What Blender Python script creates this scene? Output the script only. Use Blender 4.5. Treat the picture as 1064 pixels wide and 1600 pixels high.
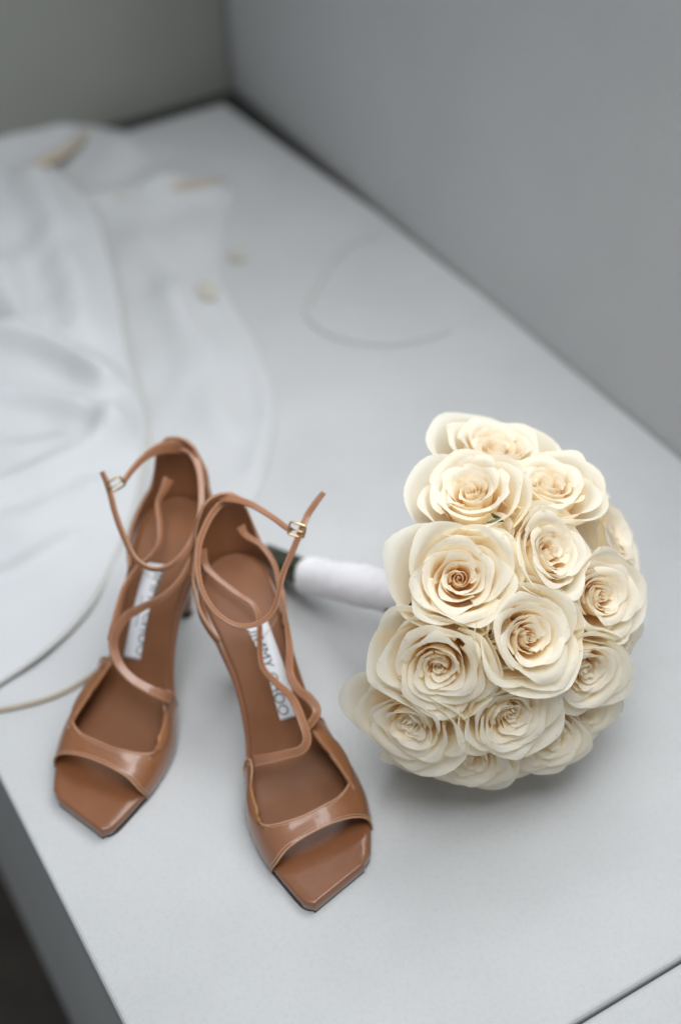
import bpy, math, random
import numpy as np
from mathutils import Vector, Matrix, noise as mnoise

random.seed(4)
sc = bpy.context.scene
for o in list(bpy.data.objects):
    bpy.data.objects.remove(o)
col = sc.collection

# ------------------------------------------------------------------ camera
PITCH, ROLL, CAM_H = math.radians(42.30145), math.radians(-2.72192), 0.74
FPX = 50 / 36 * 1600
_fw = Vector((0, math.cos(PITCH), -math.sin(PITCH)))
_r0 = Vector((1, 0, 0)); _u0 = _r0.cross(_fw)
_r = _r0 * math.cos(ROLL) + _u0 * math.sin(ROLL)
_u = -_r0 * math.sin(ROLL) + _u0 * math.cos(ROLL)
CAM = Vector((0, 0, CAM_H))
cd = bpy.data.cameras.new('camera'); cam = bpy.data.objects.new('camera', cd); col.objects.link(cam)
m3 = Matrix((_r, _u, -_fw)).transposed()
cam.matrix_world = Matrix.Translation(CAM) @ m3.to_4x4()
cd.sensor_fit = 'VERTICAL'; cd.sensor_height = 36; cd.sensor_width = 24; cd.lens = 50
cd.clip_start = .02; cd.clip_end = 50
cd.dof.use_dof = True; cd.dof.focus_distance = .812; cd.dof.aperture_fstop = 2.6
sc.camera = cam

# ------------------------------------------------------------------ light
w = bpy.data.worlds.new('World'); sc.world = w; w.use_nodes = True
bg = w.node_tree.nodes['Background']; bg.inputs[0].default_value = (.85, .93, 1.0, 1); bg.inputs[1].default_value = .31
E0 = Vector((.47512, -.87992, 0)); E1 = Vector((.87992, .47512, 0))    # along the bench / towards the wall
def bench(a, b, z=0):
    return E0 * a + E1 * b + Vector((0, 0, z))
def area(name, loc, target, sx, sy, power, color):
    ld = bpy.data.lights.new(name, 'AREA'); ld.shape = 'RECTANGLE'; ld.size = sx; ld.size_y = sy
    ld.energy = power; ld.color = color
    o = bpy.data.objects.new(name, ld); col.objects.link(o)
    o.location = loc
    d = (Vector(target) - Vector(loc)).normalized()
    z = -d; x = Vector((0, 0, 1)).cross(z).normalized(); y = z.cross(x)
    o.matrix_world = Matrix.Translation(loc) @ Matrix((x, y, z)).transposed().to_4x4()
    return o
fill_ = area('front_fill_light', bench(-.29, .20, 1.22), bench(-.66, .37, 0), .72, .72, 1.6, (.97, .984, 1.0)); fill_.data.spread = math.radians(60)  # unseen overhead fill from the camera side for room light, no window here
wr_ = area('side_window_light', bench(-.70, .84, 1.02), bench(-.68, .05, 0), 1.0, .8, 10.0, (.955, .98, 1.0))
vs = sc.view_settings; vs.view_transform = 'Standard'; vs.look = 'None'; vs.exposure = .20; vs.gamma = 1
sc.cycles.use_denoising = True
sc.cycles.max_bounces = 14; sc.cycles.transmission_bounces = 12; sc.cycles.diffuse_bounces = 9

def at(px, py, z):                      # point at height z seen at a pixel of the photograph
    d = _r * ((px - 532) / FPX) - _u * ((py - 800) / FPX) + _fw
    return CAM + d * ((z - CAM_H) / d.z)

# ------------------------------------------------------------------ helpers
def tag(o, label=None, cat=None, group=None, kind=None):
    if label: o['label'] = label
    if cat: o['category'] = cat
    if group: o['group'] = group
    if kind: o['kind'] = kind
    return o
def empty(name, loc=(0, 0, 0), rz=0):
    o = bpy.data.objects.new(name, None); col.objects.link(o); o.empty_display_size = .02
    o.location = loc; o.rotation_euler = (0, 0, rz)
    return o
def mesh(name, vs_, fs, mats, parent=None, smooth=True, attr=None):
    me = bpy.data.meshes.new(name); me.from_pydata([tuple(v) for v in vs_], [], fs)
    for m in (mats if isinstance(mats, (list, tuple)) else [mats]): me.materials.append(m)
    if smooth: me.polygons.foreach_set('use_smooth', [True] * len(me.polygons))
    if attr:
        for k, val in attr.items():
            a = me.attributes.new(k, 'FLOAT', 'POINT'); a.data.foreach_set('value', val)
    me.update()
    o = bpy.data.objects.new(name, me); col.objects.link(o)
    if parent: o.parent = parent
    return o
def fixn(o):
    import bmesh
    bm = bmesh.new(); bm.from_mesh(o.data); bmesh.ops.recalc_face_normals(bm, faces=bm.faces); bm.to_mesh(o.data); bm.free()
    return o
def solid(o, th, off=-1, mo=0):
    m = o.modifiers.new('s', 'SOLIDIFY'); m.thickness = th; m.offset = off; m.material_offset = mo; m.material_offset_rim = 0
    return o
def bevel(o, wd, seg=2):
    m = o.modifiers.new('b', 'BEVEL'); m.width = wd; m.segments = seg; m.limit_method = 'ANGLE'; m.angle_limit = math.radians(40)
    return o
def grid_faces(nu, nv, wrap=False, base=0):
    fs = []
    for j in range(nv - 1):
        for i in range(nu if wrap else nu - 1):
            a = j * nu + i; b = j * nu + (i + 1) % nu
            fs.append((base + a, base + b, base + b + nu, base + a + nu))
    return fs
def crs(P, n):
    """Catmull-Rom through P (n samples); works on tuples of any length"""
    A = np.array([list(p) for p in P], float)
    d = np.maximum(np.linalg.norm(np.diff(A[:, :3], axis=0), axis=1), 1e-6) ** .5
    T = np.concatenate([[0], np.cumsum(d)])
    out = []
    k = len(A)
    for t in np.linspace(0, T[-1], n):
        i = int(min(max(np.searchsorted(T, t) - 1, 0), k - 2))
        h = T[i + 1] - T[i]; q = (t - T[i]) / h
        def tan(j):
            if j == 0: return (A[1] - A[0]) / (T[1] - T[0])
            if j == k - 1: return (A[-1] - A[-2]) / (T[-1] - T[-2])
            return (A[j + 1] - A[j - 1]) / (T[j + 1] - T[j - 1])
        out.append(A[i] * (1 + 2 * q) * (1 - q) ** 2 + tan(i) * h * q * (1 - q) ** 2 + A[i + 1] * q * q * (3 - 2 * q) + tan(i + 1) * h * q * q * (q - 1))
    return np.array(out)
def tube_data(P, rad, ns=8, cap=True):
    P = [Vector(p[:3]) for p in P]; n = len(P); vs_ = []
    up = Vector((0.13, .21, 1)).normalized()
    for i, p in enumerate(P):
        t = (P[min(i + 1, n - 1)] - P[max(i - 1, 0)]).normalized()
        x = up.cross(t); x = x.normalized() if x.length > 1e-4 else Vector((1, 0, 0)); y = t.cross(x); up = y if False else up
        r = rad[i] if hasattr(rad, '__len__') else rad
        for k in range(ns):
            a = 2 * math.pi * k / ns; vs_.append(p + x * (r * math.cos(a)) + y * (r * math.sin(a)))
    fs = grid_faces(ns, n, True)
    if cap: fs += [tuple(range(ns))[::-1], tuple(range((n - 1) * ns, n * ns))]
    return vs_, fs
def join(parts):
    V, F = [], []
    for v, f in parts:
        b = len(V); V += list(v); F += [tuple(i + b for i in q) for q in f]
    return V, F
def box_data(x0, x1, y0, y1, z0, z1):
    V = [(x, y, z) for z in (z0, z1) for y in (y0, y1) for x in (x0, x1)]
    return V, [(0, 2, 3, 1), (4, 5, 7, 6), (0, 1, 5, 4), (2, 6, 7, 3), (0, 4, 6, 2), (1, 3, 7, 5)]

# ------------------------------------------------------------------ materials
def mat(name):
    m = bpy.data.materials.new(name); m.use_nodes = True
    nt = m.node_tree; return m, nt, nt.nodes['Principled BSDF']
def nd(nt, t, **kw):
    n = nt.nodes.new(t)
    for k, v in kw.items(): setattr(n, k, v)
    return n
def noise(nt, scale, detail=4, rough=.6, coord='Object', vec=None):
    n = nd(nt, 'ShaderNodeTexNoise'); n.inputs['Scale'].default_value = scale; n.inputs['Detail'].default_value = detail; n.inputs['Roughness'].default_value = rough
    if vec is None:
        tc = nd(nt, 'ShaderNodeTexCoord'); nt.links.new(tc.outputs[coord], n.inputs['Vector'])
    else: nt.links.new(vec, n.inputs['Vector'])
    return n
def ramp(nt, src, stops):
    r = nd(nt, 'ShaderNodeValToRGB'); cr_ = r.color_ramp
    while len(cr_.elements) < len(stops): cr_.elements.new(.5)
    for e, (p, c) in zip(cr_.elements, stops): e.position = p; e.color = (*c, 1)
    nt.links.new(src, r.inputs[0]); return r
def bump(nt, b, src, strength, dist):
    n = nd(nt, 'ShaderNodeBump'); n.inputs['Strength'].default_value = strength; n.inputs['Distance'].default_value = dist
    nt.links.new(src, n.inputs['Height'])
    nt.links.new(n.outputs[0], b.inputs['Normal']); return n
def mixc(nt, f, a, b):
    m = nd(nt, 'ShaderNodeMix', data_type='RGBA'); nt.links.new(f, m.inputs[0])
    for s, v in ((6, a), (7, b)):
        if hasattr(v, 'links'): nt.links.new(v, m.inputs[s])
        else: m.inputs[s].default_value = (*v, 1)
    return m

def paint_mat(name, c0, c1, rough, speck=True, grain=900, bs=.25):
    m, nt, b = mat(name)
    n1 = noise(nt, 5, 5); r1 = ramp(nt, n1.outputs[0], [(.3, c0), (.7, c1)])
    out = r1.outputs[0]
    n3 = noise(nt, 330, 4, .7)
    r3 = ramp(nt, n3.outputs[0], [(.34, (.80, .80, .79)), (.52, (1, 1, 1))])
    mm = nd(nt, 'ShaderNodeMix', data_type='RGBA', blend_type='MULTIPLY'); mm.inputs[0].default_value = .30
    nt.links.new(out, mm.inputs[6]); nt.links.new(r3.outputs[0], mm.inputs[7]); out = mm.outputs[2]
    if speck:
        tc = nd(nt, 'ShaderNodeTexCoord')
        v = nd(nt, 'ShaderNodeTexVoronoi', voronoi_dimensions='2D'); v.inputs['Scale'].default_value = 22; v.inputs['Randomness'].default_value = 1
        nt.links.new(tc.outputs['Object'], v.inputs['Vector'])
        sepn = nd(nt, 'ShaderNodeSeparateColor'); nt.links.new(v.outputs['Color'], sepn.inputs[0])
        sz = nd(nt, 'ShaderNodeMath', operation='MULTIPLY_ADD'); nt.links.new(sepn.outputs[0], sz.inputs[0]); sz.inputs[1].default_value = .16; sz.inputs[2].default_value = -.136
        lt = nd(nt, 'ShaderNodeMath', operation='LESS_THAN'); nt.links.new(v.outputs['Distance'], lt.inputs[0]); nt.links.new(sz.outputs[0], lt.inputs[1])
        sc_ = nd(nt, 'ShaderNodeMath', operation='MULTIPLY'); nt.links.new(lt.outputs[0], sc_.inputs[0]); nt.links.new(sepn.outputs[1], sc_.inputs[1])
        mx = mixc(nt, sc_.outputs[0], out, (.22, .18, .14)); out = mx.outputs[2]
    nt.links.new(out, b.inputs['Base Color'])
    b.inputs['Roughness'].default_value = rough
    n2 = noise(nt, grain, 3, .7); bump(nt, b, n2.outputs[0], bs, .0006)
    return m
M_BENCH = paint_mat('bench_paint', (.472, .478, .480), (.545, .551, .553), .42)
M_RISER = paint_mat('riser_paint', (.50, .495, .48), (.56, .555, .54), .6, False)
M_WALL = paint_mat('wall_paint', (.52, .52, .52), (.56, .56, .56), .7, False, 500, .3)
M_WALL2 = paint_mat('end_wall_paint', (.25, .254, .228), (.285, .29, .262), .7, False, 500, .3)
M_FLOOR, nt, b = mat('dark_floor')
n = noise(nt, 14, 5); r = ramp(nt, n.outputs[0], [(.3, (.018, .014, .011)), (.7, (.045, .035, .027))]); nt.links.new(r.outputs[0], b.inputs['Base Color']); b.inputs['Roughness'].default_value = .6
M_GAPSHADE, nt, b = mat('gap_shade_black'); b.inputs['Base Color'].default_value = (.022, .021, .019, 1); b.inputs['Roughness'].default_value = .9  # near-black colour standing in for the shade down the wall gap
M_VOID, nt, b = mat('joint_dark'); b.inputs['Base Color'].default_value = (.05, .047, .042, 1); b.inputs['Roughness'].default_value = .9

def leather(name, c0, c1, rough, coat, grain=.0):
    m, nt, b = mat(name)
    n1 = noise(nt, 38, 5, .6); r1 = ramp(nt, n1.outputs[0], [(.3, c0), (.72, c1)]); nt.links.new(r1.outputs[0], b.inputs['Base Color'])
    b.inputs['Roughness'].default_value = rough
    b.inputs['Coat Weight'].default_value = coat; b.inputs['Coat Roughness'].default_value = .06; b.inputs['Coat IOR'].default_value = 1.5
    n2 = noise(nt, 60 if coat > .3 else 1400, 2, .5); bp = bump(nt, b, n2.outputs[0], .3 if coat > .3 else .3, .0012 if coat > .3 else .0004)
    if coat > .3: nt.links.new(bp.outputs[0], b.inputs['Coat Normal'])
    return m
M_PATENT = leather('patent_leather', (.235, .092, .038), (.275, .112, .047), .34, .85)
M_TOEBED = leather('toe_bed_patent', (.20, .075, .029), (.235, .091, .036), .36, .7)
M_INSOLE = leather('insole_leather', (.165, .060, .020), (.205, .077, .027), .6, .0)
M_LINING = leather('lining_leather', (.25, .098, .033), (.29, .117, .042), .5, .05)
M_STRAPBACK = leather('strap_leather', (.265, .112, .054), (.315, .138, .070), .38, .35)
M_EDGE = leather('raw_edge', (.42, .225, .125), (.50, .28, .165), .5, .1)
M_STITCH, nt, b = mat('thread'); b.inputs['Base Color'].default_value = (.66, .44, .29, 1); b.inputs['Roughness'].default_value = .6
M_OUT, nt, b = mat('black_outsole'); b.inputs['Base Color'].default_value = (.02, .016, .014, 1); b.inputs['Roughness'].default_value = .45
M_GOLD, nt, b = mat('antique_brass'); b.inputs['Base Color'].default_value = (.62, .47, .26, 1); b.inputs['Metallic'].default_value = 1; b.inputs['Roughness'].default_value = .25
M_LABEL, nt, b = mat('satin_label'); b.inputs['Base Color'].default_value = (.74, .75, .78, 1); b.inputs['Roughness'].default_value = .5
M_INK, nt, b = mat('label_print'); b.inputs['Base Color'].default_value = (.10, .11, .10, 1); b.inputs['Roughness'].default_value = .6

def petal_mat(name, stops, tip):
    m, nt, b = mat(name)
    at_ = nd(nt, 'ShaderNodeAttribute', attribute_name='pv')
    n1 = noise(nt, 90, 4, .6)
    ad = nd(nt, 'ShaderNodeMath', operation='MULTIPLY_ADD'); nt.links.new(n1.outputs[0], ad.inputs[0]); ad.inputs[1].default_value = .22; ad.inputs[2].default_value = -.11
    sm = nd(nt, 'ShaderNodeMath', operation='ADD'); nt.links.new(ad.outputs[0], sm.inputs[0]); nt.links.new(at_.outputs['Fac'], sm.inputs[1])
    r0 = ramp(nt, sm.outputs[0], stops)
    nb = noise(nt, 210, 3, .7)                                   # browned flecks along the rims
    rb = ramp(nt, nb.outputs[0], [(.60, (0, 0, 0)), (.70, (1, 1, 1))]); re_ = ramp(nt, at_.outputs['Fac'], [(.90, (0, 0, 0)), (.99, (.5, .5, .5))])
    mu = nd(nt, 'ShaderNodeMath', operation='MULTIPLY'); nt.links.new(rb.outputs[0], mu.inputs[0]); nt.links.new(re_.outputs[0], mu.inputs[1])
    r1x = mixc(nt, mu.outputs[0], r0.outputs[0], (.62, .50, .30))
    class _R: outputs = [r1x.outputs[2]]
    r1 = _R
    nt.links.new(r1.outputs[0], b.inputs['Base Color'])
    b.inputs['Roughness'].default_value = .42; b.inputs['Specular IOR Level'].default_value = .4
    b.inputs['Sheen Weight'].default_value = .15
    au = nd(nt, 'ShaderNodeAttribute', attribute_name='pu')
    cx = nd(nt, 'ShaderNodeCombineXYZ'); nt.links.new(au.outputs['Fac'], cx.inputs[0]); nt.links.new(at_.outputs['Fac'], cx.inputs[1])
    mp = nd(nt, 'ShaderNodeMapping'); mp.inputs['Scale'].default_value = (22, 2.2, 1); nt.links.new(cx.outputs[0], mp.inputs[0])
    n2 = noise(nt, 1.0, 4, .6, vec=mp.outputs[0]); bump(nt, b, n2.outputs[0], .35, .0008)
    tr = nd(nt, 'ShaderNodeBsdfTranslucent'); nt.links.new(r1.outputs[0], tr.inputs[0])
    mx = nd(nt, 'ShaderNodeMixShader'); mx.inputs[0].default_value = .55
    nt.links.new(b.outputs[0], mx.inputs[1]); nt.links.new(tr.outputs[0], mx.inputs[2])
    nt.links.new(mx.outputs[0], nt.nodes['Material Output'].inputs['Surface'])
    return m
M_PET_IN = petal_mat('inner_petal', [(0, (.98, .69, .31)), (.45, (.985, .79, .48)), (.80, (.985, .91, .74)), (.97, (.98, .94, .84))], 0)
M_PET = petal_mat('cream_petal', [(0, (.98, .69, .31)), (.42, (.985, .80, .50)), (.78, (.985, .915, .75)), (.96, (.98, .945, .85))], 0)
M_PET_OUT = petal_mat('outer_petal', [(0, (.88, .72, .36)), (.25, (.98, .81, .52)), (.72, (.982, .92, .77)), (.985, (.975, .945, .84))], 0)
M_GREEN = leather('sepal_green', (.05, .075, .02), (.10, .13, .045), .5, .05)
M_STEM = leather('stem_green', (.014, .015, .007), (.042, .040, .018), .35, .2)
M_SATIN, nt, b = mat('white_satin'); b.inputs['Base Color'].default_value = (.80, .79, .82, 1); b.inputs['Roughness'].default_value = .38; b.inputs['Sheen Weight'].default_value = .3
n2 = noise(nt, 160, 4, .6); bump(nt, b, n2.outputs[0], .5, .0012)
def cloth_mat(name, c, rough=.6):
    m, nt, b = mat(name); b.inputs['Base Color'].default_value = (*c, 1); b.inputs['Roughness'].default_value = rough + .25; b.inputs['Specular IOR Level'].default_value = .2; b.inputs['Sheen Weight'].default_value = .1
    n2 = noise(nt, 35, 5, .6); bump(nt, b, n2.outputs[0], .25, .003)
    return m
M_DRESS = cloth_mat('dress_silk', (.54, .55, .562), .5)
M_DRESS2 = cloth_mat('dress_under', (.515, .522, .53), .55)
M_TRIM = cloth_mat('beige_trim', (.40, .335, .25))
M_TRIM2 = cloth_mat('tan_trim', (.47, .40, .31))
M_TRIM3 = cloth_mat('pale_trim', (.48, .455, .40))
M_GREYHEM = cloth_mat('grey_edging', (.46, .455, .44))
M_CORD = cloth_mat('grey_cord', (.52, .52, .50))

# ------------------------------------------------------------------ setting: bench, walls, floor
def bslab(name, pts, z0, z1, m, bev=.0025, parent=None):
    """prism over a polygon given in bench coordinates (a along, b across)"""
    n = len(pts)
    V = [bench(a, b, z0) for a, b in pts] + [bench(a, b, z1) for a, b in pts]
    F = [tuple(range(n))[::-1], tuple(range(n, 2 * n))] + [(i, (i + 1) % n, n + (i + 1) % n, n + i) for i in range(n)]
    o = fixn(mesh(name, V, F, m, parent, smooth=False))
    if bev: bevel(o, bev, 3)
    return o
A_END, B_L, B_W, A_J = -1.411, .0710, .649, -.2845
bt = bslab('bench_top', [(A_END + .027, B_L), (A_J - .0008, B_L), (A_J - .0008, B_W - .0012), (-.90, B_W - .0012), (-1.08, B_W - .0045), (-1.25, B_W - .018), (A_END + .027, B_W - .027)], -.022, 0, M_BENCH, .003)
tag(bt, kind='structure')
bt2 = bslab('bench_top', [(A_J + .0008, B_L), (.35, B_L), (.35, B_W - .0025), (A_J + .0008, B_W - .0025)], -.022, -.0004, M_BENCH, .003)
tag(bt2, kind='structure')
rs = bslab('bench_riser', [(A_END + .004, B_L + .003), (.35, B_L + .003), (.35, B_L + .03), (A_END + .004, B_L + .03)], -.43, -.0225, M_RISER, 0); tag(rs, kind='structure')
bs = bslab('bench_base', [(A_END + .034, B_L + .031), (.35, B_L + .031), (.35, B_W - .034), (A_END + .034, B_W - .034)], -.43, -.0235, M_VOID, 0); tag(bs, kind='structure')
jf = bslab('gap_shade_strip', [(A_END + .0005, B_L + .001), (A_END + .0262, B_L + .001), (A_END + .0262, B_W - .0262), (-1.25, B_W - .0172), (-1.08, B_W - .0040), (-.92, B_W - .0012), (-.92, B_W - .0005), (A_END + .0005, B_W - .0005)], -.0222, -.0022, M_GAPSHADE, 0); tag(jf, kind='structure')  # dark strip laid in the open wall gap so it reads as shaded
wl = bslab('wall', [(A_END - .15, B_W), (.35, B_W), (.35, B_W + .15), (A_END - .15, B_W + .15)], -.43, .47, M_WALL, 0); tag(wl, kind='structure')
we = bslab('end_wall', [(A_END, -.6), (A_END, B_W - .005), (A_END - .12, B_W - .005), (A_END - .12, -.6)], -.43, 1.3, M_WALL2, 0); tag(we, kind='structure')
fl = bslab('floor', [(A_END - .12, -1.6), (.8, -1.6), (.8, B_L + .5), (A_END - .12, B_L + .5)], -.47, -.4305, M_FLOOR, 0); tag(fl, kind='structure')

# ------------------------------------------------------------------ the shoe
PAIRS = np.array([(-27, 10, -27, 15), (-25, 2.5, -25, 22), (-19, -7, -19, 29.5), (-8, -13.5, -8, 34), (10, -15, 10, 35.5), (32, -11, 30, 35), (52, -6.5, 48, 36), (72, -7, 66, 40),
                  (92, -12.5, 84, 47), (112, -17, 102, 53), (132, -16.5, 120, 55.5), (150, -13, 136, 54), (168, -7, 150, 50.5), (179, -2.8, 159, 47.4), (183.6, -.2, 163.4, 45.6), (185.8, 3.4, 167.2, 41.6)], float)
def cr(A, t):
    n = len(A) - 1; t = min(max(t, 0), n - 1e-9); i = int(t); q = t - i
    a, b = A[i], A[i + 1]; z = A[i - 1] if i > 0 else 2 * a - b; c = A[i + 2] if i + 2 <= n else 2 * b - a
    return .5 * (2 * a + (b - z) * q + (2 * z - 5 * a + 4 * b - c) * q * q + (-z + 3 * a - 3 * b + c) * q ** 3)
PZ = np.array([(-28, 97), (-10, 94), (10, 89.5), (28, 81), (45, 66), (60, 48), (74, 30), (88, 16.5), (102, 10.5), (120, 8.5), (150, 8.5), (180, 9.5)], float)
_dz = np.gradient(PZ[:, 1], PZ[:, 0])
def zp(x):
    X, Y = PZ[:, 0], PZ[:, 1]; i = int(np.clip(np.searchsorted(X, x) - 1, 0, len(X) - 2)); h = X[i + 1] - X[i]; q = min(max((x - X[i]) / h, 0), 1)
    return Y[i] * (1 + 2 * q) * (1 - q) ** 2 + _dz[i] * h * q * (1 - q) ** 2 + Y[i + 1] * q * q * (3 - 2 * q) + _dz[i + 1] * h * q * q * (q - 1)
AP = np.array([(60, 66), (80, 50), (100, 40), (120, 33), (140, 27), (160, 23), (180, 20)], float)
def vamp(t, u, out=1.5):
    m = cr(PAIRS, t); M = m[:2]; Lt = m[2:]; x = (M[0] + Lt[0]) / 2; zb = zp(x) - 4.5
    d = Lt - M; n_ = d / np.hypot(*d); M = M - n_ * out; Lt = Lt + n_ * out
    c = math.cos(math.pi * u); s = math.sin(math.pi * u)
    k = .5 - .5 * math.copysign(abs(c) ** .8, c); pt = M + (Lt - M) * k
    z = zb + (np.interp(x, AP[:, 0], AP[:, 1]) + out - 1.5 - zb) * abs(s) ** .75
    return (pt[0], pt[1], z)
VF = [(0, 11.2), (.14, 11.34), (.3, 11.28), (.42, 11.27), (.51, 11.27), (.63, 11.33), (.77, 11.42), (.93, 11.5), (1, 11.52)]
VB = [(0, 7.75), (.02, 7.8), (.10, 7.83), (.19, 7.95), (.232, 8.2), (.225, 8.45), (.18, 8.75), (.145, 9.05), (.145, 9.5), (.2, 10.02), (.29, 10.34), (.44, 10.58), (.52, 10.56), (.63, 10.42), (.75, 9.88), (.82, 9.1), (.83, 8.5), (.74, 8.2), (.65, 8.12), (.62, 7.95), (.66, 7.75), (.76, 7.62), (.88, 7.55), (1, 7.5)]
SEAT_LAT = 10.5

def build_shoe(name, org, ang, sg, straps, label, buckle, tip):
    """local frame: x towards the toe, y = sg * lateral side, z up, in metres"""
    root = empty(name, org, ang)
    inv = (Matrix.Translation(Vector(org)) @ Matrix.Rotation(ang, 4, 'Z')).inverted()
    K = lambda p: Vector((p[0] / 1000, sg * p[1] / 1000, p[2] / 1000))
    def add(nm, V, F, m, par=root, **kw):
        o = mesh(nm, [K(v) for v in V], F, m, par, **kw); fixn(o); return o
    # --- sole body: rings along the stations
    st = list(np.linspace(0, 15, 91)); V = []; NR = 0
    def ring(m, dz, dx, inset=0, lo=None, ztop=None):
        M = m[:2] + np.array([dx, 0]); Lt = m[2:] + np.array([dx, 0]); x = (m[0] + m[2]) / 2; z = zp(x) + dz if ztop is None else ztop
        d = Lt - M; L_ = np.hypot(*d); n_ = d / max(L_, 1e-6); M = M + n_ * inset; Lt = Lt - n_ * inset; L_ = max(L_ - 2 * inset, .3)
        th = 6.0 + 1.0 * float(np.clip((x - 60) / 60, 0, 1)); zb = max(2.0, z - th)
        if zb < 2.6: zb = 2.0
        r_ = min(1.8, (z - zb) * .4)
        P = []
        for k in np.linspace(0, 1, 11):
            s = r_ * .9 + (L_ - 1.8 * r_) * k; q = M + n_ * s; P.append((q[0], q[1], z - .6 * math.sin(math.pi * k) * (1 if x < 105 else .3)))
        for s, zz in ((L_ - r_ * .25, z - r_ * .3), (L_, z - r_), (L_, zb + .8), (L_ - 1.2, zb)):
            q = M + n_ * s; P.append((q[0], q[1], zz))
        for k in (.75, .5, .25): q = M + n_ * (L_ * k); P.append((q[0], q[1], zb))
        for s, zz in ((1.2, zb), (0, zb + .8), (0, z - r_), (r_ * .25, z - r_ * .3)):
            q = M + n_ * s; P.append((q[0], q[1], zz))
        return P
    R_ = [ring(cr(PAIRS, t), 0, 0) for t in st]
    mE = cr(PAIRS, 15)
    R_.append(ring(mE, -.5, .9, .6)); R_.append(ring(mE, -1.8, 1.5, 1.2)); R_.append(ring(mE, -4.5, 1.6, 1.3))
    nr = len(R_[0]); V = [p for q in R_ for p in q]
    F = grid_faces(nr, len(R_), True) + [tuple(range(nr)), tuple(range((len(R_) - 1) * nr, len(R_) * nr))]
    add('sole', V, F, M_TOEBED)
    # --- black outsole under the tread
    V = []; ts = np.linspace(8.3, 15, 44)
    for t in ts:
        m = cr(PAIRS, t); M, Lt = m[:2], m[2:]; d = (Lt - M) / np.hypot(*(Lt - M)); q_ = .3 - .75 * max(0, t - 13); M = M - d * q_; Lt = Lt + d * q_
        for q, zz in ((M, 2.3), (Lt, 2.3), (Lt, .1), (M, .1)): V.append((q[0] + (1.4 if t == ts[-1] else 0), q[1], zz))
    add('outsole', V, grid_faces(4, len(ts), True) + [(0, 1, 2, 3), tuple(range(len(V) - 4, len(V)))], M_OUT, smooth=False)
    # --- insole: leather sheet inset on the sole
    V = []; ts = np.linspace(.55, 10.3, 60)
    for t in ts:
        m = cr(PAIRS, t); M, Lt = m[:2], m[2:]; x = (m[0] + m[2]) / 2; L_ = np.hypot(*(Lt - M)); d = (Lt - M) / L_
        for k in np.linspace(0, 1, 15):
            q = M + d * (3.0 + (L_ - 6.0) * k); V.append((q[0], q[1], zp(x) + .55 - .6 * math.sin(math.pi * k)))
    ins = add('insole', V, grid_faces(15, len(ts)), M_INSOLE); solid(ins, .0006, 0)
    # heel pad seam: a thin raised arc across the insole
    V = []
    arc = []
    for k in np.linspace(-1, 1, 21):
        x = 34 - 9 * k * k; arc.append((x, SEAT_LAT + 1.5 + 18 * k, zp(x) + .6 - .6 * math.cos(k * 1.5)))
    v_, f_ = tube_data([Vector(a) for a in arc], .35, 5); add('heel_pad_seam', v_, f_, M_EDGE, ins)
    # --- heel
    secs = [(1, 0, 24.5, 22.5, None), (.93, -3, 20, 18.5, 79), (.8, -6, 15.5, 14, 70), (.6, -7, 10.8, 10.2, 56), (.4, -6, 7.9, 7.8, 40), (.2, -3, 6.0, 6.0, 22), (.05, -1, 5.2, 5.2, 8), (0, -.5, 5.0, 5.0, 4)]
    V = []; ns = 28
    for _, cx, rx, ry, z in secs:
        for k in range(ns):
            a = 2 * math.pi * k / ns; f_ = 0 if z is None else 1 - z / 90; x = cx + rx * math.cos(a) + tip[0] * f_; y = SEAT_LAT + ry * math.sin(a) + tip[1] * f_
            V.append((x, y, (zp(x) - 3.5 if z is None else z)))
    F = grid_faces(ns, len(secs), True) + [tuple(range(ns)), tuple(range((len(secs) - 1) * ns, len(secs) * ns))]
    hl = add('heel', V, F, M_PATENT); s_ = hl.modifiers.new('u', 'SUBSURF'); s_.levels = s_.render_levels = 1
    V = [(tip[0] - .5 + 5.0 * math.cos(2 * math.pi * k / 16), SEAT_LAT + tip[1] + 5.0 * math.sin(2 * math.pi * k / 16), z) for z in (0.1, 4.2) for k in range(16)]
    add('heel_tip', V, grid_faces(16, 2, True) + [tuple(range(16)), tuple(range(16, 32))], M_OUT, hl)
    # --- counter (back quarter) round the seat
    base = [(30, -8.5), (20, -13.0), (10, -15.4), (0, -15), (-8, -13.8), (-15, -10.5), (-21.5, -5), (-26, 3), (-27.8, 12), (-26, 22), (-21, 29), (-14, 33), (-6, 35.2), (4, 36.2), (14, 36.0), (22, 34.5), (30, 31.5)]
    B = crs([(a, b, 0) for a, b in base], 61)
    hs_l = [(0, 50), (.09, 49.5), (.15, 45), (.19, 38), (.22, 28), (.25, 17), (.31, 11), (.42, 8), (.6, 5), (.8, 3), (1, 1)]
    hs_m = [(0, 50), (.09, 49.5), (.17, 46), (.24, 36), (.30, 24), (.37, 14), (.46, 9), (.62, 5), (.8, 3), (1, 1)]
    nv = 15; V = []
    for j in range(nv):
        t = j / (nv - 1)
        for i in range(61):
            s = (i - 30) / 30; H = np.interp(abs(s), *zip(*(hs_l if s > 0 else hs_m)))
            x, y = B[i][:2]; cx, cy = 8, SEAT_LAT
            nx, ny = x - cx, y - cy; l_ = math.hypot(nx, ny); nx /= l_; ny /= l_
            zz = H * t; k = zz / 50
            off = .6 + 2.4 * math.sin(math.pi * min(k * 1.2, 1)) + (1.5 * k if abs(s) < .3 else -3 * k)
            V.append((x + nx * off, y + ny * off, zp(x) - 5 + (zz + 5 * t)))
    cn = add('counter', V, grid_faces(61, nv), [M_PATENT, M_LINING]); 
    # make sure the outside is material 0
    me = cn.data; f0 = me.polygons[len(me.polygons) // 2]
    if f0.normal.x > 0: me.flip_normals()
    solid(cn, .0016, -1, 1)
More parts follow.
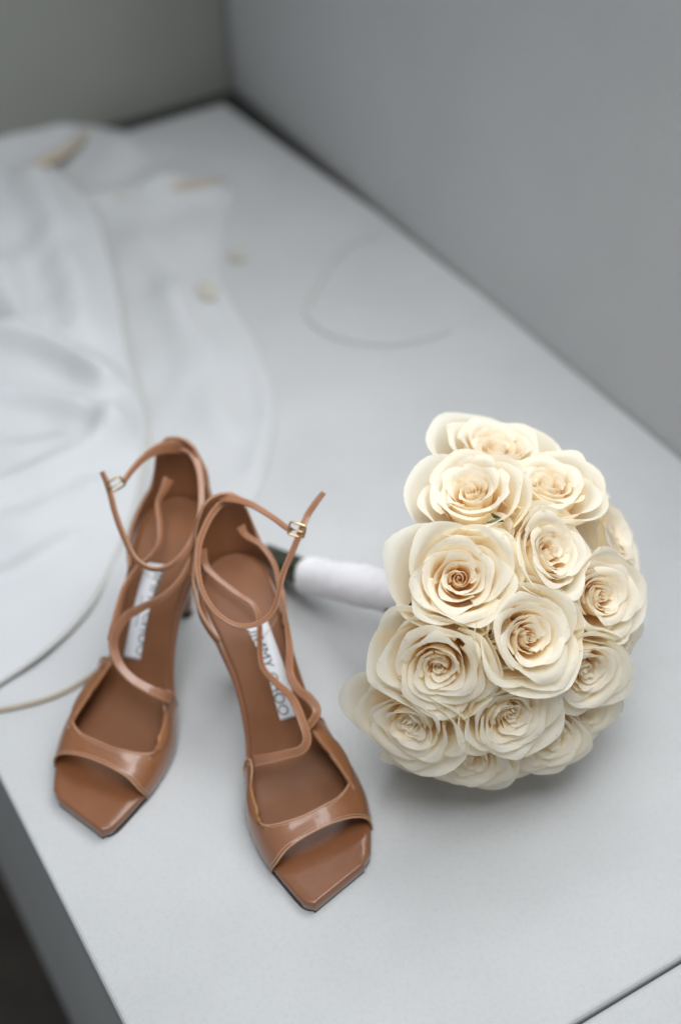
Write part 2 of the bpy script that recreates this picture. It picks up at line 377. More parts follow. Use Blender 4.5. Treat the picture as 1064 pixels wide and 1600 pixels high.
    # rim piping on the counter
    v_, f_ = tube_data([Vector(p) for p in V[-61:]], .75, 6); add('rim', v_, f_, M_EDGE, cn)
    # --- vamp
    nu, nvv = 61, 15
    fr = np.interp
    ub = np.linspace(0, 1, nu)
    FB = crs([(a * 6, b, 0) for a, b in VF], nu); BB = crs([(a * 6, b, 0) for a, b in VB], nu)
    V = []
    for j in range(nvv):
        q = j / (nvv - 1)
        for i in range(nu):
            uu = (FB[i][0] * (1 - q) + BB[i][0] * q) / 6; tt = FB[i][1] * (1 - q) + BB[i][1] * q
            V.append(vamp(tt, min(max(uu, 0), 1)))
    vp_ = add('vamp', V, grid_faces(nu, nvv), [M_PATENT, M_LINING])
    me = vp_.data; mid = me.polygons[(nvv // 2) * (nu - 1) + nu // 2]
    if mid.normal.z < 0: me.flip_normals()
    solid(vp_, .0014, -1, 1)
    for row in (0, nvv - 1):
        v_, f_ = tube_data([Vector(p) for p in V[row * nu:(row + 1) * nu]], .62, 6); add('edge_piping', v_, f_, M_EDGE, vp_)
    # --- stitching along vamp edges
    def stitches(path, lift, nm, par, step=1.75, ln=1.15, rad=.24):
        d = np.concatenate([[0], np.cumsum(np.linalg.norm(np.diff(path[:, :3], axis=0), axis=1))]); parts = []
        s = .5
        while s + ln < d[-1]:
            a = Vector([np.interp(s, d, path[:, k]) for k in range(3)]); b = Vector([np.interp(s + ln, d, path[:, k]) for k in range(3)])
            n_ = Vector([np.interp(s, d, path[:, k]) for k in range(3, 6)]) * lift if path.shape[1] > 3 else Vector((0, 0, 0))
            m_ = (a + b) / 2
            parts.append(tube_data([a + n_ * .2, a + (m_ - a) * .5 + n_, b + (m_ - b) * .5 + n_, b + n_ * .2], rad, 4)); s += step
        if parts:
            v_, f_ = join(parts); o = add(nm, v_, f_, M_STITCH, par)
            return o
    for q in (.07, .90):
        path = []
        Q = np.linspace(.02, .98, 240)
        for s in Q:
            i = s * (nu - 1); k = int(i); e = i - k
            f_ = FB[k] * (1 - e) + FB[k + 1] * e; b_ = BB[k] * (1 - e) + BB[k + 1] * e
            L_ = np.hypot((f_[0] - b_[0]) / 6 * 75, (f_[1] - b_[1]) * 17); qq = min(1.9 / max(L_, 4), .3); qq = qq if q < .5 else 1 - qq
            u_ = min(max((f_[0] * (1 - qq) + b_[0] * qq) / 6, 0), 1); t_ = f_[1] * (1 - qq) + b_[1] * qq
            p = np.array(vamp(t_, u_)); p2 = np.array(vamp(t_, u_, 2.5)); n_ = p2 - p; n_ /= max(np.linalg.norm(n_), 1e-6)
            path.append((*p, *n_))
        stitches(np.array(path), .12, 'stitching', vp_)
    # --- straps: (px, py, z mm, width mm, tilt) rows; ribbon with rounded edges
    for nm, rows, th, stitch in straps:
        C_ = []
        for (px, py, z, wd, ux, uy, uz) in rows:
            wd *= .77
            p = inv @ at(px, py, z / 1000) if px is not None else None
            C_.append((p.x * 1000, sg * p.y * 1000, p.z * 1000, wd, ux, uy, uz))
        S_ = crs(C_, 22 * len(rows)); n = len(S_); V = []; path = []; path2 = []
        for i in range(n):
            p = Vector(S_[i][:3]); t = Vector(S_[min(i + 1, n - 1)][:3]) - Vector(S_[max(i - 1, 0)][:3]); t.normalize()
            wv = inv.to_3x3() @ Vector(S_[i][4:7]); wv = Vector((wv.x, sg * wv.y, wv.z)); wv = (wv - t * wv.dot(t)).normalized(); nn = t.cross(wv)
            hw = S_[i][3] / 2; ht = th / 2
            tap = 1
            for a, b in ((-1, .6), (-.93, 1), (-.4, 1), (.4, 1), (.93, 1), (1, .6), (1, -.6), (.93, -1), (.4, -1), (-.4, -1), (-.93, -1), (-1, -.6)):
                V.append(p + wv * (a * hw) + nn * (b * ht))
            for pp, e in ((path, .62), (path2, -.62)): pp.append((*(p + wv * (e * hw) + nn * ht * 1.0), *nn))
        F = grid_faces(12, n, True) + [tuple(range(12)), tuple(range((n - 1) * 12, n * 12))]
        so = add(nm, V, F, [M_STRAPBACK, M_EDGE])
        for k_ in range((n - 1) * 12):
            if k_ % 12 in (5, 11): so.data.polygons[k_].material_index = 1
        so.modifiers.new('w', 'WEIGHTED_NORMAL')
        if stitch:
            pa = np.array(path); pb = pa.copy(); pb[:, :3] -= pa[:, 3:] * th
            stitches(pa, .1, 'stitching', so, 2.1, 1.2, .2)
            pa2 = np.array(path2); pb2 = pa2.copy(); pb2[:, :3] -= pa2[:, 3:] * th; pb2[:, 3:] *= -1
            stitches(pb2, .1, 'stitching', so, 2.1, 1.2, .2)
    # --- buckle: rounded rectangle of wire with a bar and prong
    bc, ex, ey, ez = buckle      # centre (px,py,z mm) and world vectors
    c = inv @ at(bc[0], bc[1], bc[2] / 1000); c = Vector((c.x * 1000, sg * c.y * 1000, c.z * 1000))
    def lv(v): q = inv.to_3x3() @ Vector(v); return Vector((q.x, sg * q.y, q.z)).normalized()
    X, Y = lv(ex), lv(ey); Y = (Y - X * X.dot(Y)).normalized(); Zv = X.cross(Y)
    hx, hy = 5.0, 4.0
    loop = []
    for (sx, sy, a0) in ((1, 1, 0), (-1, 1, 90), (-1, -1, 180), (1, -1, 270)):
        for a in (0, 30, 60, 90):
            th_ = math.radians(a0 + a); loop.append(c + X * (sx * (hx - 1.3) + 1.3 * math.cos(th_)) + Y * (sy * (hy - 1.3) + 1.3 * math.sin(th_)))
    loop.append(loop[0]); loop.append(loop[1])
    v1 = tube_data(loop, .72, 8)
    bk = add('buckle', *v1, M_GOLD)
    v2 = tube_data([c - X * hx, c - X * hx * .3 + Zv * 1.1, c + X * hx * .5 + Zv * 1.5, c + X * (hx + 1.1) + Zv * .9], [.6, .55, .5, .35], 6)
    add('prong', *v2, M_GOLD, bk)
    # --- label on the insole
    def onsole(sarc, y, lift):          # arc length along the sole profile from x = 26
        x = 25.5; s = 0
        while s < sarc: dx = .25; s += math.hypot(dx, zp(x + dx) - zp(x)); x += dx
        return x, zp(x) + lift
    cx_, half, ln = label
    V = []; na = 28
    for j in range(na + 1):
        x, z = onsole(ln * j / na, 0, 0)
        for k in (-1, -.5, 0, .5, 1):
            V.append((x, cx_(x) + half * k, z + .35))
    lb = add('label', V, grid_faces(5, na + 1), M_LABEL, ins); solid(lb, .0005, -1)
    if lb.data.polygons[0].normal.z < 0: lb.data.flip_normals()
    for txt, size, off, start, wdt in (('JIMMY CHOO', 9.6, -1.8, 3.2, ln - 6.0), ('LONDON', 3.6, -6.6, ln * .34, ln * .32)):
        cu = bpy.data.curves.new('t', 'FONT'); cu.body = txt; cu.size = size; cu.resolution_u = 3
        to = bpy.data.objects.new('t', cu); col.objects.link(to)
        dg = bpy.context.evaluated_depsgraph_get(); dg.update()
        tm = bpy.data.meshes.new_from_object(to.evaluated_get(dg)); bpy.data.objects.remove(to)
        vv = np.array([v.co[:] for v in tm.vertices]); fs = [tuple(p.vertices) for p in tm.polygons]
        k = wdt / (vv[:, 0].max() - vv[:, 0].min()); x0 = vv[:, 0].min(); tv = []
        for a in vv:
            x, z = onsole(start + (a[0] - x0) * k, 0, 0); tv.append((x, cx_(x) + sg * (a[1] + off), z + .52))
        add('lettering', tv, fs, M_INK, lb, smooth=False)
        bpy.data.meshes.remove(tm)
    return root

UP = (0, 0, 1); OUTF = (0, -.62, .78)          # strap width upright / flared towards the toes
def rows(*a):
    # fifth value: how far the strap is turned on edge, in degrees
    out = []; n = len(a)
    for i, p in enumerate(a):
        q0 = at(*a[max(i - 1, 0)][:2], a[max(i - 1, 0)][2] / 1000); q1 = at(*a[min(i + 1, n - 1)][:2], a[min(i + 1, n - 1)][2] / 1000); c = at(*p[:2], p[2] / 1000)
        t = (q1 - q0).normalized(); v = (CAM - c).normalized(); side = t.cross(v).normalized(); k = math.radians(p[4])
        w_ = side * math.cos(k) + (v - t * v.dot(t)).normalized() * math.sin(k)
        out.append((p[0], p[1], p[2], p[3], *w_))
    return out
FL = (.05, -.70, .70); FX = (.2, -.35, .9)
strapsL = [
    ('ankle_strap', rows((362, 782, 140, 7.5, 30), (345, 788, 141, 6, 30), (327, 811, 140, 5.4, 30), (312, 848, 135, 5.2, 35), (309, 886, 128, 5, 45), (317, 924, 121, 5, 52), (338, 957, 114, 5, 55), (370, 977, 109, 5, 55), (403, 974, 109, 5, 52), (428, 952, 114, 5, 50),
                         (443, 895, 128, 5, 45), (459, 857, 138, 5.2, 30), (471, 828, 146, 5.2, 22), (480, 806, 151, 5.2, 15), (493, 786, 157, 5, 15), (506, 769, 162, 4, 15)), 1.5, True),
    ('buckle_strap', rows((344, 781, 143, 7, 35), (356, 778, 145, 8.5, 35), (375, 782, 146, 7, 40), (398, 791, 147, 5.6, 42), (427, 809, 146, 5, 42), (447, 824, 146, 5, 42), (456, 829, 146, 4.6, 42)), 1.5, True),
    ('instep_strap', rows((376, 822, 124, 9, 35), (384, 836, 119, 6.5, 40), (408, 852, 112, 5, 40), (429, 883, 105, 4.8, 42), (437, 923, 97, 4.6, 48), (448, 975, 86, 4.6, 50), (453, 1015, 78, 6, 20), (453, 1050, 69, 7, 8), (464, 1075, 62, 7.6, 5),
                          (484, 1092, 56, 7.6, 5), (495, 1110, 51, 7.2, 15), (489, 1127, 49, 6.5, 25), (476, 1140, 50, 6, 30)), 1.4, True),
    ('cross_strap', rows((317, 858, 119, 7, 30), (322, 884, 111, 6, 30), (340, 904, 107, 5, 32), (368, 926, 103, 4.8, 32), (396, 946, 100, 4.8, 38), (405, 970, 95, 4.8, 45), (406, 1010, 86, 4.8, 48), (411, 1043, 77, 5, 50), (432, 1067, 69, 6, 42), (457, 1092, 61, 7, 30),
                         (472, 1126, 54, 7.4, 25), (480, 1155, 49, 7.6, 25), (471, 1172, 46, 7.8, 20), (445, 1180, 44, 8, 10), (420, 1186, 41.5, 9, 5), (398, 1190, 37, 9.5, 5)), 1.5, True),
]
strapsS = [
    ('ankle_strap', rows((284, 698, 140, 7, 20), (300, 708, 138, 6.5, 20), (311, 733, 133, 5.6, 15), (315, 768, 129, 5.4, 12), (313, 805, 124, 5.4, 10), (304, 838, 119, 5.8, 10), (286, 867, 114, 5.8, 15), (262, 886, 110, 5.2, 35), (236, 888, 110, 5, 50), (212, 873, 114, 5, 45),
                         (193, 836, 124, 5.2, 30), (180, 800, 134, 5.2, 30), (173, 772, 142, 5.2, 30), (166, 750, 148, 5, 30), (160, 737, 152, 4.2, 30)), 1.5, True),
    ('buckle_strap', rows((290, 702, 138, 9, 25), (272, 698, 142, 12, 20), (250, 701, 144, 10, 20), (228, 713, 146, 7, 25), (208, 733, 147, 5.4, 35), (194, 752, 147, 5, 38)), 1.5, True),
    ('instep_strap', rows((264, 748, 126, 10, 25), (256, 766, 121, 7, 30), (247, 788, 115, 5.4, 45), (250, 820, 108, 5, 35), (249, 848, 102, 5, 35), (238, 868, 97, 5, 35), (215, 888, 92, 5, 35), (196, 916, 87, 5, 35), (186, 945, 81, 5.2, 35), (179, 976, 75, 6.5, 30), (174, 1000, 68, 7, 20)), 1.4, True),
    ('cross_strap', rows((312, 818, 116, 6, 25), (304, 858, 110, 5.4, 30), (286, 900, 103, 5, 30), (258, 930, 95, 5.4, 25), (225, 948, 87, 6.5, 15), (197, 964, 80, 8, 8), (181, 988, 72, 8.5, 5), (178, 1012, 64, 8, 5), (188, 1040, 56, 7.5, 5),
                         (208, 1062, 50, 7.5, 5), (235, 1078, 46, 8, 5), (257, 1087, 41, 9.5, 5), (268, 1091, 36, 10, 5)), 1.5, True),
]
shoeL = build_shoe('high_heel_sandal', (-0.07866, 0.64168, 0), math.radians(-75.0614), 1, strapsL,
                   (lambda x: 12.6 + (x - 26) * .16, 10.6, 64), ((464, 828, 147), (.75, -.25, -.1), (.1, .5, 1), None), (-2, -2.5))
tag(shoeL, 'tan patent open toe stiletto sandal nearer the camera, beside the rose bouquet', 'shoe', 'pair of tan sandals')
shoeS = build_shoe('high_heel_sandal', (-0.10221, 0.70015, 0), -1.84236, -1, strapsS,
                   (lambda x: 12.4 + (x - 26) * .16, 9.6, 65), ((181, 757, 147), (-.7, -.3, -.25), (.25, .3, 1), None), (-8, 4.5))
tag(shoeS, 'tan patent open toe stiletto sandal further left, beside the white cloth', 'shoe', 'pair of tan sandals')

# ------------------------------------------------------------------ the bouquet
CB = at(712, 945, .088); AX = Vector((.556, -.684, .465)).normalized(); RF = .1075
HEND = at(455, 893, .0185); AX = (CB - HEND).normalized()
bq = empty('bouquet', (CB.x, CB.y, 0))
tag(bq, 'round bouquet of cream roses with white satin wrapped handle lying on the bench', 'bouquet')
BO = Vector((CB.x, CB.y, 0))
ROSES = [(718, 904, 1.13, .002), (686, 1043, 1.12, .002), (825, 994, 1.08, .004), (864, 862, 1.04, 0), (853, 757, 1.02, .002), (733, 766, 1.10, .001), (638, 1134, 1.12, .001), (796, 1116, 1.08, .003), (730, 1190, .95, 0, .8), (852, 1160, .95, .001, .7),
         (914, 1052, 1.02, .002), (938, 932, 1.0, .002), (780, 697, 1.2, 0), (912, 752, 1.04, .002), (958, 838, 1.04, .002), (980, 893, .92, 0), (972, 990, .92, 0), (918, 1108, .84, 0), (868, 698, 1.0, .002), (770, 835, .8, -.012), (760, 985, .8, -.012), (870, 935, .8, -.012), (735, 1120, .75, -.012)]
RU = .0312; FILL = (19, 20, 21, 22)
rs_ = []
for (px, py, s, dr, *fc) in ROSES:
    d = (_r * ((px - 532) / FPX) - _u * ((py - 800) / FPX) + _fw).normalized()
    oc = CAM - CB; bb = oc.dot(d); cc = oc.dot(oc) - RF * RF; disc = bb * bb - cc
    if disc > 0: T = CAM + d * (-bb - math.sqrt(disc))
    else: T = CB + (CAM + d * (-bb) - CB + d * .015).normalized() * RF
    n0 = (T - CB).normalized(); n1 = (n0 + (CAM - T).normalized() * (fc[0] if fc else .42) * (1 - max(0, n0.dot((CAM - T).normalized()))) + Vector((-.10, 0, .04))).normalized()
    rs_.append((T + n0 * dr, n1, s))
for dx, dy, el, s in ((-.42, -.9, -40, .9), (.18, -.98, -44, .95), (.72, -.69, -42, .9), (-.1, -.99, -62, .9), (.95, -.2, -40, .9)):      # the blooms it rests on
    n0 = Vector((dx, dy, 0)).normalized() * math.cos(math.radians(el)) + Vector((0, 0, math.sin(math.radians(el))))
    rs_.append((CB + n0 * (RF - .006), n0, s))
def squeeze(p, i, own):
    """petals press against the neighbouring roses and the bench instead of passing through them"""
    T, n_, s = own
    for j, (T2, n2, s2) in enumerate(rs_):
        if j == i: continue
        a = T - n_ * .016; b = T2 - n2 * .016
        dv = b - a; L_ = dv.length
        if L_ > .095 or (i in FILL) != (j in FILL): continue
        u_ = dv / L_; lim = L_ * s / (s + s2) + .006
        x = (p - a).dot(u_); soft = .010
        if x > lim - soft:
            e = x - (lim - soft); p = p + u_ * (-(e) + soft * 1.25 * (1 - math.exp(-e / (soft * 1.25))))
    if p.z < .006: p = Vector((p.x, p.y, .0015 + .0045 * math.exp((p.z - .006) / .0045)))
    return p
def smooth01(a, b, x):
    x = min(max((x - a) / (b - a), 0), 1); return x * x * (3 - 2 * x)
def petal_pts(rng, rho, h, phi, om, flare, curl, nu=15, nv=13, cup=2.0, z0=0.0):
    P = []; pv = []; pu = []
    ph1, ph2, ph3 = [rng.uniform(0, 6.28) for _ in range(3)]
    amp = .02 + .045 * rho * rng.random(); tipk = rng.uniform(.01, .08); sk = rng.uniform(-.06, .06)
    side = rng.choice((-1, 1)) if rho > .6 else 1
    clen = .10 + .17 * curl * .6; rc = rng.uniform(.055, .08) + .035 * curl
    for j in range(nv):
        v = j / (nv - 1)
        for i in range(nu):
            u = -1 + 2 * i / (nu - 1)
            au = abs(u)
            edge = 1 - (.07 + .19 * smooth01(.35, .8, rho)) * au ** 2.2 + tipk * max(0, 1 - au * 3) + .02 * math.sin(5 * u + ph1) + sk * u
            q = v * edge
            q0 = 1 - clen * (.75 + .55 * au * au)            # where the edge starts to roll back
            qb = min(q, q0); s_ = max(q - q0, 0) * (h - z0)
            r = .10 + (rho - .10) * (1 - (1 - min(qb, 1)) ** cup) + flare * qb ** 2.2
            z = z0 + (h - z0) * qb ** 1.1
            th_ = min(s_ / rc, 2.7); th0 = .25 + .5 * flare / .15
            r += rc * (math.cos(th0 * .3) - math.cos(th0 * .3 + th_)) * 1.15; z += rc * (math.sin(th0 * .3 + th_) - math.sin(th0 * .3))
            r += .045 * u * side * (.4 + q) - .02 * au ** 3
            r += amp * math.sin(3.1 * u + ph2) * q ** 3 + .4 * amp * math.sin(8.3 * u + ph3) * q ** 6
            z += .6 * amp * math.sin(4.3 * u + ph3) * q ** 4
            wd = .45 + .55 * math.sin(min(q * 1.25, 1) * math.pi / 2)
            a = phi + u * om * wd
            P.append((r * math.cos(a), r * math.sin(a), z)); pv.append(q); pu.append(u + phi)
    return P, pv, pu
def heart_pts(rng, turns, r1, h):
    P = []; pv = []; pu = []; n = int(turns * 30); nv = 7; ex = rng.uniform(.78, .95); ph = rng.uniform(0, 6)
    for j in range(nv):
        v = j / (nv - 1)
        for i in range(n + 1):
            q = i / n; a = q * turns * 2 * math.pi
            r = .012 + (r1 - .012) * q ** .9 + .010 * math.sin(2.3 * a + ph)
            zt = h - .05 + .05 * q + .02 * math.sin(1.7 * a + ph) + .015 * math.sin(5.1 * a)
            z = zt - .42 * (1 - v)
            rr = r * (1 + .25 * (1 - v) - .16 * smooth01(.5, 1, v)) + .012 * smooth01(.85, 1, v)
            P.append((rr * math.cos(a + ph), rr * math.sin(a + ph) * ex, z)); pv.append(.25 + .7 * v); pu.append(a)
    return P, pv, pu, grid_faces(n + 1, nv)
for i, own in enumerate(rs_):
    T, n_, s = own
    rng = random.Random(100 + i * 7)
    xa = n_.cross(Vector((.3, .2, 1))).normalized(); ya = n_.cross(xa)
    U = RU * s
    tlt = Vector((rng.uniform(-.22, .22), rng.uniform(-.22, .22), 0))
    nn = (n_ + xa * tlt.x + ya * tlt.y).normalized(); xa = ya.cross(nn).normalized(); ya = nn.cross(xa)
    org = T - nn * U
    def W(p): return squeeze(org + (xa * p[0] + ya * p[1] + nn * p[2]) * U, i, own) - BO
    rose = empty('rose', org - BO); rose.parent = bq
    off = org - BO
    def addp(nm, P, F, pv, pu, m, par):
        return mesh(nm, [W(p) - off for p in P], F, m, par, attr={'pv': pv, 'pu': pu})
    # heart of the rose: tight spiral and two rings of small petals
    P, pv, pu, F = heart_pts(rng, rng.uniform(1.9, 2.6), .15, 1.0)
    P = list(P); F = list(F)
    ph = rng.uniform(0, 6.28)
    for (n, rho, h, om, fl_, cu) in ((2, .185, 1.03, 1.75, .0, .10), (3, .25, 1.06, 1.4, .0, .15), (3, .33, 1.09, 1.4, .01, .25)):
        ph += .9
        for k in range(n):
            a = ph + 2 * math.pi * k / n + rng.uniform(-.15, .15)
            q, v_, u_ = petal_pts(rng, rho * rng.uniform(.93, 1.05), h * rng.uniform(.96, 1.02), a, om, fl_, cu * rng.uniform(.5, 1.3), 17, 11, 2.2, .3)
            b_ = len(P); P += q; pv += v_; pu += u_; F += grid_faces(17, 11, False, b_)
    b_ = len(P)                                   # the closed floor of the bloom
    for j, (rr, zz) in enumerate(((.0, .52), (.14, .5), (.26, .42), (.34, .30), (.30, .12))):
        for k in range(14): P.append((rr * math.cos(k * .4488), rr * math.sin(k * .4488), zz)); pv.append(.1); pu.append(k)
    F += grid_faces(14, 5, True, b_)
    addp('heart', P, F, pv, pu, M_PET_IN, rose)
    open_ = rng.uniform(.55, 1.3)
    for ri, (n, rho, h, om, fl_, cu, m) in list(enumerate(((3, .42, 1.13, 1.35, .015, .45, M_PET), (4, .55, 1.15, 1.1, .04, .75, M_PET), (4, .73, 1.10, 1.0, .11, 1.15, M_PET_OUT), (3, .94, .97, 1.1, .22, 1.5, M_PET_OUT))))[:(4 if i < 15 else 3 if i < 19 else 2)]:
        ph += .7 + rng.uniform(-.2, .2)
        for k in range(n):
            a = ph + 2 * math.pi * k / n + rng.uniform(-.16, .16)
            q, v_, u_ = petal_pts(rng, rho * rng.uniform(.92, 1.07) * (.90 + .1 * open_), h * rng.uniform(.93, 1.05), a, om * rng.uniform(.88, 1.12), fl_ * open_, cu * rng.uniform(.5, 1.35) * (.6 + .4 * open_), 17, 14, 2.3)
            addp('petal', q, grid_faces(17, 14), v_, u_, m, rose)
    # calyx with sepals, mostly hidden
    P = []; F = []
    for k in range(5):
        a0 = k * 1.2566 + ph; b_ = len(P)
        for j in range(6):
            t = j / 5
            for e in (-1, 0, 1):
                wv = .16 * (1 - t) ** .7 * e; r = .12 + .55 * t + .1 * t * t; z = .02 + .35 * t ** 1.4 + (.03 if e == 0 else 0)
                P.append((r * math.cos(a0) - wv * math.sin(a0), r * math.sin(a0) + wv * math.cos(a0), z - .12))
        F += grid_faces(3, 6, False, b_)
    mesh('calyx', [W(p) - off for p in P], F, M_GREEN, rose)
# stems inside: green stalks from each rose down into the handle
gath = CB - AX * .062; wrap_top = CB - AX * .036
for i, (T, n_, s) in enumerate(rs_):
    a = T - n_ * RU * s * .98; e = (i * 2.399); rr = .010 * math.sqrt((i + .5) / len(rs_))
    x_ = AX.cross(Vector((0, 0, 1))).normalized(); y_ = AX.cross(x_)
    g = gath + x_ * (rr * math.cos(e)) + y_ * (rr * math.sin(e)) * .9
    P = crs([a - BO, a * .45 + g * .55 + n_ * .006 - BO, g - BO], 10)
    v_, f_ = tube_data(P, .0026, 7); mesh('stem', v_, f_, M_STEM, bq)
    if i < 15:   # cut ends below the wrap
        sp = 1.15 + .25 * random.random(); ln = random.uniform(.036, .058)
        p0 = HEND + AX * .022 + x_ * (rr * math.cos(e)) + y_ * (rr * math.sin(e)); p1 = HEND - AX * ln + (x_ * math.cos(e) + y_ * math.sin(e)) * rr * 2.1
        p1.z = max(p1.z, .0036)
        v_, f_ = tube_data(crs([p0 - BO, (p0 + p1) / 2 - BO, p1 - BO], 6), .0036, 9); mesh('cut_stem', v_, f_, M_STEM, bq)
# satin wrapped handle: overlapping spiral bands
V = []; n = 220; ns = 36; L_ = (wrap_top - HEND).length
x_ = AX.cross(Vector((0, 0, 1))).normalized(); y_ = AX.cross(x_)
rng = random.Random(5)
for j in range(n + 1):
    t = j / n
    for k in range(ns):
        a = 2 * math.pi * k / ns
        ph_ = (t * 8.0 + .45 * math.sin(5 * t) + k / ns + .09 * math.sin(2 * a + 9 * t)) % 1.0
        step = .0007 * (1 - ph_) + .0004 * math.sin(2 * a + 13 * t) + .0003 * math.sin(23 * t + 4 * a + 2 * math.sin(9 * t))
        r = .0128 + .0022 * t + step
        if j == 0: r *= .75
        V.append(HEND + AX * (.019 + (L_ - .019) * t) + x_ * (r * math.cos(a)) + y_ * (r * math.sin(a)) - BO)
F = grid_faces(ns, n + 1, True) + [tuple(range(ns))]
mesh('handle_wrap', V, F, M_SATIN, bq)
# a few dark curled sepals peeking between the roses
for (px, py, z, L0) in ((784, 812, .005, .011),):
    d = (_r * ((px - 532) / FPX) - _u * ((py - 800) / FPX) + _fw).normalized()
    oc = CAM - CB; R2 = RF - .004 + z; bb = oc.dot(d); p = CAM + d * (-bb - math.sqrt(max(bb * bb - (oc.dot(oc) - R2 * R2), 0)))
    nn = (p - CB).normalized(); t1 = nn.cross(Vector((0, 0, 1))).normalized(); t2 = nn.cross(t1)
    pts = crs([p - t2 * L0 * .7 - nn * .006, p, p + t1 * L0 * .3 + nn * .002, p + t1 * L0 - t2 * L0 * .15 + nn * .003], 12); P = []
    for j, q in enumerate(pts):
        wv = .0022 * (1 - j / 11.5) ** .6
        for e in (-1, 0, 1): P.append(Vector(q) + t2 * wv * e + nn * (.0006 if e == 0 else 0) - BO)
    o = mesh('sepal', P, grid_faces(3, 12), M_GREEN, bq); solid(o, .0004, 0)

# ------------------------------------------------------------------ the white dress heaped on the bench
def g0(px, py): p = at(px, py, 0); return (p.x, p.y)
def polyline(pts, n=40): return crs([(*g0(x, y), 0) for x, y in pts], n)[:, :2]
def dist_to(p, pl):
    d = np.hypot(pl[:, 0] - p[0], pl[:, 1] - p[1]); return d.min()
dress = empty('white_dress', (*g0(60, 700), 0)); DO = Vector((*g0(60, 700), 0))
tag(dress, 'white silk dress with beige edging heaped on the bench behind the sandals', 'dress')
def cloth(name, right, left, ridges, z0, m, edge_h, nr=150, nc=80, seed=0, edge_w=.02):
    Rp = crs([(*g0(*q), 0) for q in right], nr); Lp = crs([(*g0(*q), 0) for q in left], nr)
    RG = [(polyline(pts), h, wd) for pts, h, wd in ridges]
    rng = np.random.RandomState(seed); ph = rng.rand(8) * 6.28
    V = []
    for j in range(nr):
        for i in range(nc):
            s = i / (nc - 1); s = 1 - (1 - s) ** 1.5
            p = Lp[j] * (1 - s) + Rp[j] * s
            e = np.hypot(*(p - Rp[j])[:2]); e = min(e, j / (nr - 1) * 1.2, (1 - j / (nr - 1)) * 1.2)
            z = z0 + edge_h * (1 - math.exp(-e / edge_w))
            for pl, h, wd in RG:
                d = dist_to(p, pl); z += h * math.exp(-(d / wd) ** 2) * (1 - math.exp(-e / .012))
            z += .0012 * (math.sin(31 * p[0] + 23 * p[1] + ph[0]) + math.sin(57 * p[1] - 21 * p[0] + ph[1]) + .6 * math.sin(83 * p[0] + 71 * p[1] + ph[2])) * (1 - math.exp(-e / .02))
            al = p[0] * .35 + p[1] * .94; ac = p[0] * .94 - p[1] * .35          # along / across the soft folds
            w1 = mnoise.noise(Vector((al * 4 + seed, ac * 4, 3.1)))
            fo = mnoise.noise(Vector((ac * 16 + w1 * 1.6, al * 3.2, seed * 4.4))); f2 = mnoise.noise(Vector((ac * 34 + w1 * 2.2, al * 7, seed * 2.4 + 7)))
            z += (.0075 * fo + .0022 * f2) * (1 - math.exp(-e / .03))
            V.append(Vector((p[0], p[1], z)) - DO)
    o = mesh(name, V, grid_faces(nc, nr), m, dress)
    if fixn(o).data.polygons[0].normal.z < 0: o.data.flip_normals()
    return o, [Vector((q[0], q[1], 0)) for q in Rp]
under, ub_ = cloth('under_layer',
    [(130, 196), (230, 215), (330, 262), (368, 300), (352, 350), (345, 420), (372, 480), (410, 545), (432, 620), (430, 690), (405, 770), (350, 850), (285, 915), (225, 985), (160, 1045), (105, 1082), (50, 1102), (-35, 1119)],
    [(-110, 210), (-110, 300), (-110, 380), (-110, 450), (-110, 520), (-110, 600), (-110, 680), (-110, 740), (-110, 800), (-110, 850), (-110, 900), (-100, 935), (-90, 970), (-80, 1005), (-70, 1040), (-60, 1070), (-52, 1095), (-45, 1112)],
    [([(345, 440), (385, 505), (418, 580), (428, 660), (410, 740)], .010, .012), ([(270, 470), (320, 560), (350, 680)], .007, .018), ([(165, 320), (250, 318), (350, 300)], .012, .02), ([(150, 225), (210, 260), (260, 300)], .010, .025), ([(230, 380), (275, 470), (290, 600)], .005, .015)],
    .001, M_DRESS2, .005, seed=1)
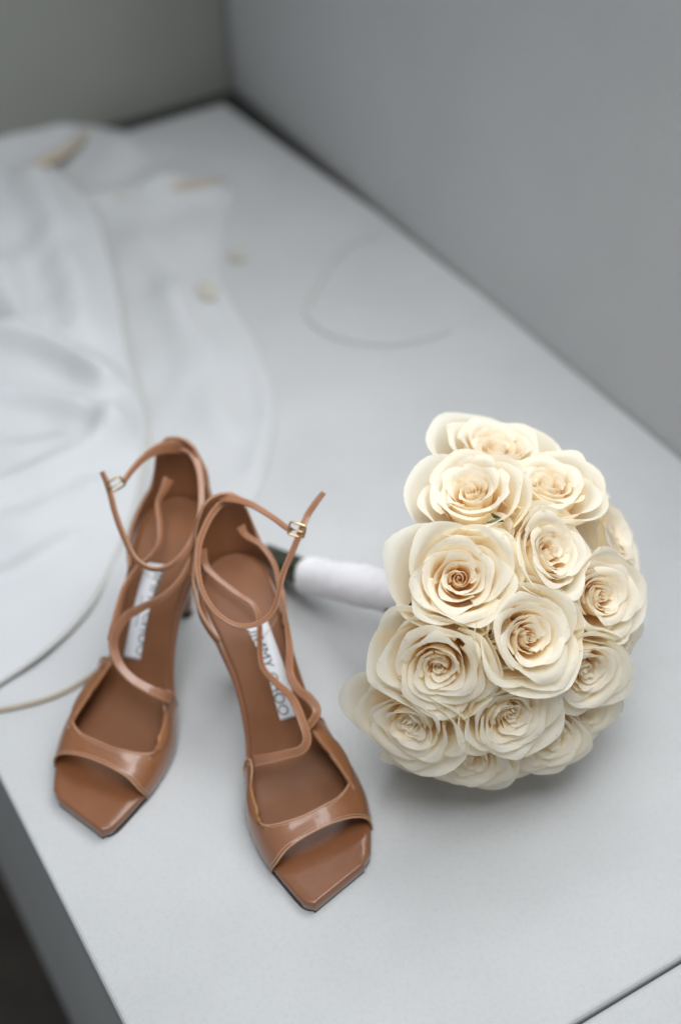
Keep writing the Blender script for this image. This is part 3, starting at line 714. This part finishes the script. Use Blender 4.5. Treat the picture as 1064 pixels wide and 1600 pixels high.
top_, tb_ = cloth('top_layer',
    [(125, 192), (120, 230), (98, 275), (150, 335), (175, 410), (192, 490), (203, 560), (216, 610), (230, 670), (228, 735), (212, 815), (180, 895), (135, 972), (70, 1035), (-20, 1097)],
    [(-110, 205), (-110, 260), (-110, 320), (-110, 400), (-110, 470), (-110, 540), (-110, 610), (-110, 660), (-110, 710), (-110, 770), (-110, 830), (-105, 900), (-90, 960), (-75, 1020), (-55, 1080)],
    [([(-60, 565), (40, 568), (110, 588), (175, 625)], 0.0221, 0.0140), ([(-60, 650), (60, 655), (140, 675), (200, 700)], 0.0153, 0.0130), ([(235, 640), (170, 715), (90, 770), (-40, 820)], 0.0153, 0.0160), ([(-60, 880), (60, 850), (150, 800)], 0.0102, 0.0200), ([(60, 300), (105, 420), (140, 540)], 0.0136, 0.0220), ([(-40, 330), (0, 450), (40, 540)], 0.0170, 0.0200), ([(-60, 960), (40, 930), (120, 880)], 0.0102, 0.0160), ([(-60, 735), (30, 740), (110, 720)], 0.0102, 0.0140)],
    .009, M_DRESS, .010, seed=2)
def trim(name, pts, z, r, m, par, flat=.5, seed=0):
    P = crs([(*g0(x, y), zz) for (x, y), zz in zip(pts, z if hasattr(z, '__len__') else [z] * len(pts))], 14 * len(pts))
    rad = [r[0] + (r[1] - r[0]) * math.sin(math.pi * i / (len(P) - 1)) if hasattr(r, '__len__') else r for i in range(len(P))]
    v_, f_ = tube_data([Vector(p) for p in P], rad, 10)
    cz = np.repeat([p[2] for p in P], 10)
    v_ = [Vector((v.x, v.y, c + (v.z - c) * flat)) - DO for v, c in zip(v_, cz)]
    return mesh(name, v_, f_, m, par)
trim('hem_edging', [(98, 277), (150, 335), (175, 410), (192, 490), (203, 560), (216, 610), (230, 670), (228, 735), (212, 815), (180, 895), (135, 972), (70, 1035), (-15, 1094)], .0095, (.0016, .0036), M_GREYHEM, top_)
trim('hem_edging', [(225, 985), (160, 1045), (105, 1082), (50, 1102), (-30, 1118)], .0022, .0017, M_TRIM, under)
trim('tan_trim', [(25, 295), (70, 284), (100, 268), (145, 232)], [.020, .022, .022, .019], (.002, .010), M_TRIM2, top_, .3)
trim('tan_trim', [(160, 327), (215, 322), (285, 314), (352, 300)], [.010, .015, .018, .013], (.002, .009), M_TRIM2, under, .35)
trim('tan_trim', [(316, 455), (325, 466), (334, 480)], .0085, (.005, .011), M_TRIM3, under, .3)
trim('tan_trim', [(362, 398), (370, 403), (378, 410)], .0030, (.004, .008), M_TRIM3, under, .3)
# thin cord lying loose on the bench
cd_pts = [(592, 372), (560, 380), (525, 405), (500, 445), (478, 485), (495, 513), (545, 535), (600, 541), (655, 533), (706, 518)]
P = crs([(*g0(x, y), .0016) for x, y in cd_pts], 90)
v_, f_ = tube_data([Vector(p) for p in P], .0013, 8)
o = mesh('thin_cord', v_, f_, M_CORD); tag(o, 'thin grey cord curled in an open loop on the bare bench behind the bouquet', 'cord')
